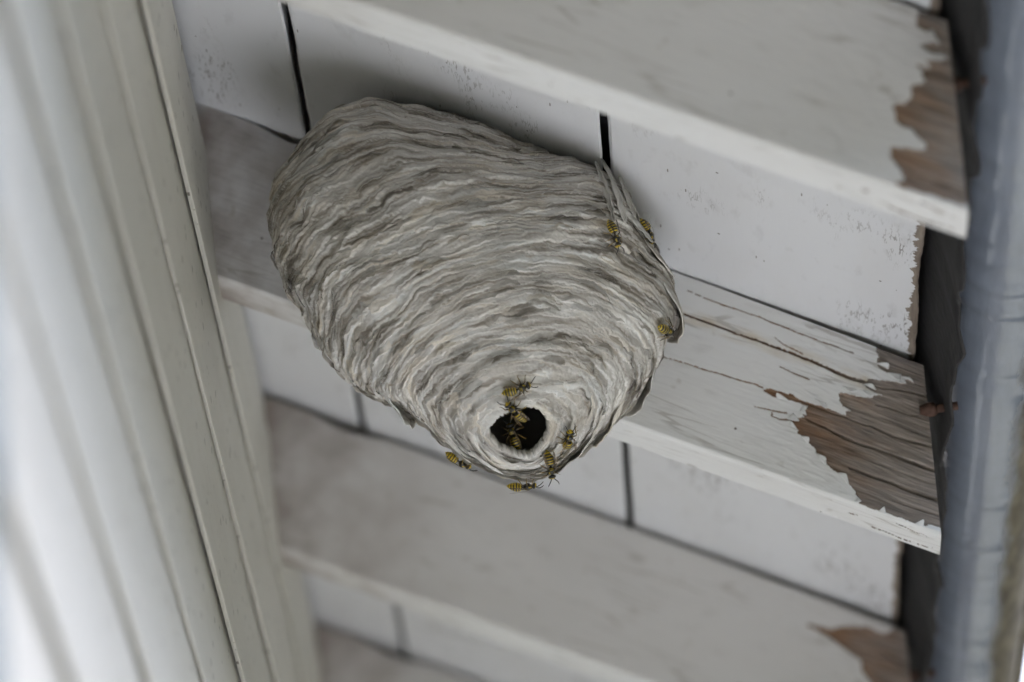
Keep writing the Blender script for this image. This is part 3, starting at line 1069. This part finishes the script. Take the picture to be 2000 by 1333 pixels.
        o = mesh_obj(name, A, q2, mt, root, True)
        at = o.data.color_attributes.new('paper', 'FLOAT_COLOR', 'POINT')
        cc = paper_colour(rl @ E1, rl @ E2, ths * .1, np.full(U.shape, seed), (1 - V_) * 1.5)
        rg = np.ones((nn * mm, 4), np.float32)
        rg[:, :3] = cc.reshape(-1, 3)
        at.data.foreach_set('color', rg.ravel())
        so = o.modifiers.new('thickness', 'SOLIDIFY')
        so.thickness = .0005
        return o

    def thph(Pw):
        d_ = np.array(Pw) - NC
        d_ /= np.linalg.norm(d_)
        return math.acos(d_ @ AX), math.atan2(d_ @ E2, d_ @ E1)
    for k, (Pw, dth, dph, fl) in enumerate((((.2365, -.0717, -.1825), .30, .55, .0095), ((.2134, -.0518, -.2116), .26, .55, .0090), ((.1939, -.0614, -.2308), .22, .6, .008),
            ((.1800, -.0590, -.2400), .16, 1.0, .006), ((.0990, -.0700, -.2160), .22, .60, .0120), ((.224, -.100, -.142), .24, .30, .004), ((.2300, -.0850, -.155), .26, .34, .005))):
        th_, ph_ = thph(Pw)
        sheet('paper_lip', th_ + dth, th_, ph_ - dph / 2, ph_ + dph / 2, fl, .0012, k * 3.7)

    # ---- torn upright fins where a strip runs up to the roof boards
    def fin(name, pts, wid, side, seed):
        n_, m_ = 26, 7
        pts = [Vector(p_) for p_ in pts]
        V, F = [], []
        for i in range(n_):
            g = i / (n_ - 1) * (len(pts) - 1)
            k = min(int(g), len(pts) - 2)
            p_ = pts[k].lerp(pts[k + 1], g - k)
            ww = wid * (math.sin(math.pi * (.12 + .80 * i / (n_ - 1))) ** .8) * (1 + .6 * float(noise(i * .45, seed * 3.3, 0, 3)))
            for j in range(m_):
                e = j / (m_ - 1) - .5
                off = Vector(side) * e * ww + Vector((.1, 1, .2)) * (.0020 * (1 - 4 * e * e) + .0012 * float(noise(i * .4, j * .6, seed, 5)))
                V.append(p_ + off + inv)
        for i in range(n_ - 1):
            for j in range(m_ - 1):
                F.append((i * m_ + j, (i + 1) * m_ + j, (i + 1) * m_ + j + 1, i * m_ + j + 1))
        o = mesh_obj(name, V, F, mp, root, True)
        so = o.modifiers.new('thickness', 'SOLIDIFY')
        so.thickness = .0005
    fin('torn_fin', [(.2100, -.1275, -.1420), (.2082, -.1280, -.1315), (.2060, -.1220, -.1170), (.2030, -.1135, -.1017)], .0036, (.9, -.2, -.3), 1)
    fin('torn_fin', [(.2156, -.1205, -.1410), (.2138, -.1215, -.1305), (.2108, -.1150, -.1129), (.2064, -.1105, -.0992)], .0048, (.8, .5, -.3), 2)
    fin('torn_fin', [(.2207, -.1110, -.1335), (.2183, -.1105, -.1230), (.2146, -.1010, -.1054)], .0044, (.8, .5, -.3), 3)

    # ---- inner paper ring seen just inside the entrance
    Hc = NC + AX * .0660
    V, F = [], []
    nn = 64
    for i in range(nn):
        a_ = 2 * math.pi * i / nn
        for (rr, hh) in ((.0125, 0), (.0150, -.002), (.030, -.005)):
            w1 = 1 + .12 * math.sin(a_ * 3 + 1)
            V.append(Vector(Hc + (E1 * math.cos(a_) + E2 * math.sin(a_)) * rr * w1 + E1 * .007 + AX * hh) + inv)
    for i in range(nn):
        j = (i + 1) % nn
        for k in range(2):
            F.append((i * 3 + k, j * 3 + k, j * 3 + k + 1, i * 3 + k + 1))
    o = mesh_obj('inner_layer', V, F, mp, root, True)
    so = o.modifiers.new('thickness', 'SOLIDIFY')
    so.thickness = .0006
    return root


build_nest()

# ------------------------------------------------------------------ wasps
def wasp_materials():
    mt, t, b = new_mat('wasp_body')
    a = N(t, 'ShaderNodeAttribute', attribute_name='mark')
    n = noise_tex(t, coords(t), 1500, 3)
    t.links.new(mixc(t, math_n(t, 'MULTIPLY', n, .2), a.outputs['Color'], (.05, .04, .02)), b.inputs['Base Color'])
    b.inputs['Roughness'].default_value = .42
    mw, t, b = new_mat('wasp_wing')
    b.inputs['Base Color'].default_value = (.30, .20, .10, 1)
    n = noise_tex(t, coords(t, (300, 2600, 300)), 1, 2)
    t.links.new(ramp(t, n, [(.4, (.17, .115, .06)), (.6, (.08, .05, .025))]), b.inputs['Base Color'])
    b.inputs['Roughness'].default_value = .3
    b.inputs['Alpha'].default_value = .45
    return mt, mw


M_WASP, M_WING = wasp_materials()
BLK, YEL, BRN = (.010, .009, .008), (.60, .43, .018), (.05, .028, .012)


def wasp_mesh(curl, legseed):
    """one continuous body lofted tail to head, with legs and antennae growing out of it"""
    mmm = .001
    prof = [(-8.3, .08), (-8.0, .4), (-7.4, .95), (-6.6, 1.5), (-5.6, 2.0), (-4.5, 2.35), (-3.4, 2.5), (-2.4, 2.45), (-1.5, 2.15), (-.8, 1.55), (-.3, .75), (0, .4), (.3, .42), (.7, 1.1), (1.3, 1.75), (2.1, 2.05), (3.0, 2.0), (3.8, 1.6), (4.3, .95), (4.6, .6), (4.85, .95), (5.2, 1.45), (5.7, 1.65), (6.2, 1.5), (6.7, 1.0), (7.0, .45), (7.1, .05)]
    seg = 20
    V, F, Cc = [], [], []
    fine = []
    for i in range(len(prof) - 1):
        for k in range(3):
            g = k / 3
            fine.append((prof[i][0] * (1 - g) + prof[i + 1][0] * g, prof[i][1] * (1 - g) + prof[i + 1][1] * g))
    fine.append(prof[-1])
    for (x, r) in fine:
        head = x > 4.6
        zc = 2.6 + (-.10 * (x + .2) ** 2 * curl * .35 if x < -.2 else 0) + (-.35 * (x - 4.6) if head else 0)
        for k in range(seg):
            a = 2 * math.pi * k / seg
            yy = r * math.cos(a) * (1.28 if head else 1.0)
            zz = r * math.sin(a) * (.95 if not head else .95)
            V.append((x * mmm, yy * mmm, (zc + zz) * mmm))
            up = math.sin(a)
            c = BLK
            if x < -.25:
                q = (-x - .25) / 1.38
                f = q - math.floor(q)
                # black front of each segment with a point in the middle, yellow rear
                w_ = .40 + .26 * max(0, 1 - abs(math.atan2(math.cos(a), up)) / .35) if up > -.2 else .30
                c = BLK if f < w_ else YEL
                if .30 < abs(math.cos(a)) < .62 and up > .3 and .44 < f < .72: c = BLK
                if x < -7.7: c = YEL
            elif x < 4.5:
                if up > .1 and .9 < x < 1.25 and abs(math.cos(a)) < .75: c = YEL
                if up > .1 and 1.6 < x < 1.95 and abs(math.cos(a)) < .5: c = YEL
                if up > .2 and x > 2.8 and .62 < abs(math.cos(a)) < .86: c = YEL
            else:
                if x > 6.2 or (x > 5.6 and up < -.1): c = YEL
                if abs(math.cos(a)) > .8 and 5.2 < x < 6.3: c = (.02, .012, .01)
            Cc.append(c)
    n = len(fine)
    for i in range(n - 1):
        for k in range(seg):
            k2 = (k + 1) % seg
            F.append((i * seg + k, i * seg + k2, (i + 1) * seg + k2, (i + 1) * seg + k))
    rr = random.Random(legseed)
    def add_tube(pts, rad, cols):
        v, f = tube_pts([tuple(c * mmm for c in p_) for p_ in pts], [r_ * mmm for r_ in rad], 6)
        o = len(V)
        V.extend(v)
        F.extend(tuple(i + o for i in q) for q in f)
        for c in cols:
            Cc.extend([c] * 6)
    for sgn in (-1, 1):
        for (bx, kx, tx, ky, ty) in ((3.2, 4.6, 5.6, 3.0, 4.2), (2.3, 2.2, 2.0, 3.8, 5.4), (1.4, -.6, -2.4, 3.6, 5.0)):
            j = rr.uniform(-.7, .7)
            add_tube([(bx, sgn * 1.2, 1.7), ((bx + kx) / 2 + j * .3, sgn * (ky * .62 + .2), 2.5), (kx + j * .5, sgn * ky, 2.7), ((kx + tx) / 2 + j, sgn * (ky + ty) / 2, 1.3), (tx + j, sgn * ty, .15), (tx + j + .5, sgn * (ty + .9), .05)],
                     [.34, .36, .27, .22, .14, .09], [BLK, BLK, (.16, .10, .02), (.28, .19, .03), (.22, .14, .02), (.15, .09, .02)])
        j = rr.uniform(-.4, .4)
        add_tube([(6.5, sgn * .5, 2.6), (7.4, sgn * (1.2 + j * .3), 3.1), (8.6, sgn * (2.1 + j), 2.9), (9.8, sgn * (2.7 + j), 2.1), (10.6, sgn * (2.9 + j), 1.3)], [.2, .24, .26, .24, .14], [BLK] * 5)
    me = bpy.data.meshes.new('body')
    me.from_pydata([tuple(v) for v in V], [], F)
    me.polygons.foreach_set('use_smooth', np.ones(len(me.polygons), bool))
    me.materials.append(M_WASP)
    at = me.color_attributes.new('mark', 'FLOAT_COLOR', 'POINT')
    at.data.foreach_set('color', np.array([(*c, 1) for c in Cc], np.float32).ravel())
    me.update()
    return me


def wing_mesh(sgn, spread):
    outline = [(0, 0), (-1.5, .55), (-4, .95), (-7, 1.15), (-9, .95), (-9.9, .3), (-9.5, -.25), (-7, -.45), (-3.5, -.35), (-1, -.2)]
    V = []
    ca, sa = math.cos(spread), math.sin(spread)
    for e in (0, .04):
        for (x, y) in outline:
            X, Y = x * ca - y * sa * 0, y * ca - x * sa
            V.append(((2.4 + X) * .001, sgn * (1.35 + Y) * .001, (4.55 + .08 * x * .3 - .25 * y + e) * .001))
    n = len(outline)
    F = [tuple(range(n)), tuple(range(n, 2 * n))[::-1]]
    for i in range(n):
        j = (i + 1) % n
        F.append((i, j, n + j, n + i))
    me = bpy.data.meshes.new('wing')
    me.from_pydata(V, [], F)
    me.materials.append(M_WING)
    me.update()
    return me


BODIES = [wasp_mesh(c, s_) for c, s_ in ((.5, 1), (1.1, 2), (.2, 3))]
WINGS = [(wing_mesh(-1, a), wing_mesh(1, a)) for a in (.10, .28, .5)]
# (tail, head, outward normal, body, wings, label)
WASPS = [
    ((.2054, -.1310, -.1455), (.2084, -.1281, -.1572), (.683, -.730, -.009), 0, 0, 'striped wasp walking head down on the upper right of the nest'),
    ((.2218, -.0960, -.1305), (.2252, -.0905, -.1392), (.86, -.35, .10), 1, 1, 'shaded wasp on the right edge of the nest near the torn fins'),
    ((.2253, -.1008, -.1888), (.2330, -.0843, -.1864), (.793, -.296, -.532), 0, 2, 'wasp tucked into the fold at the far right of the nest'),
    ((.1484, -.1179, -.2253), (.1601, -.1182, -.2226), (.205, -.666, -.717), 0, 1, 'wasp crossing above the entrance hole, head to the right'),
    ((.1567, -.1045, -.2345), (.1492, -.1131, -.2290), (.039, -.564, -.825), 2, 0, 'wasp at the upper rim of the entrance hole facing up left'),
    ((.1535, -.0705, -.2385), (.1495, -.0770, -.2275), (-.25, -.90, -.30), 1, 0, 'wasp crawling into the dark entrance hole, only its abdomen bright'),
    ((.1753, -.0735, -.2403), (.1783, -.0881, -.2346), (.396, -.253, -.882), 1, 1, 'wasp right of the entrance hole with its head up'),
    ((.1663, -.0757, -.2450), (.1675, -.0698, -.2540), (.30, -.80, -.50), 0, 0, 'wasp below right of the entrance hole heading down'),
    ((.1471, -.0500, -.2480), (.1593, -.0500, -.2470), (-.02, .05, -.995), 0, 1, 'wasp clinging upside down to the lowest tip of the nest'),
    ((.1205, -.0440, -.2268), (.1262, -.0420, -.2303), (-.60, .30, -.75), 2, 2, 'blurred wasp half hidden at the lower left edge of the nest'),
]
for k, (tail, head, nrm, bi, wi, label) in enumerate(WASPS):
    t_, h_, n_ = Vector(tail), Vector(head), Vector(nrm).normalized()
    fx = (h_ - t_)
    fx = (fx - n_ * fx.dot(n_)).normalized()
    fy = n_.cross(fx)
    mid = (t_ + h_) / 2
    mt4 = Matrix(((fx.x, fy.x, n_.x, 0), (fx.y, fy.y, n_.y, 0), (fx.z, fy.z, n_.z, 0), (0, 0, 0, 1)))
    mt4.translation = mid + n_ * .0014
    o = empty('wasp')
    o.matrix_world = mt4
    tag(o, label, 'wasp', 'wasps on the nest')
    bo = bpy.data.objects.new('body', BODIES[bi]); COL.objects.link(bo); bo.parent = o
    for wm in WINGS[wi]:
        wo = bpy.data.objects.new('wing', wm); COL.objects.link(wo); wo.parent = o
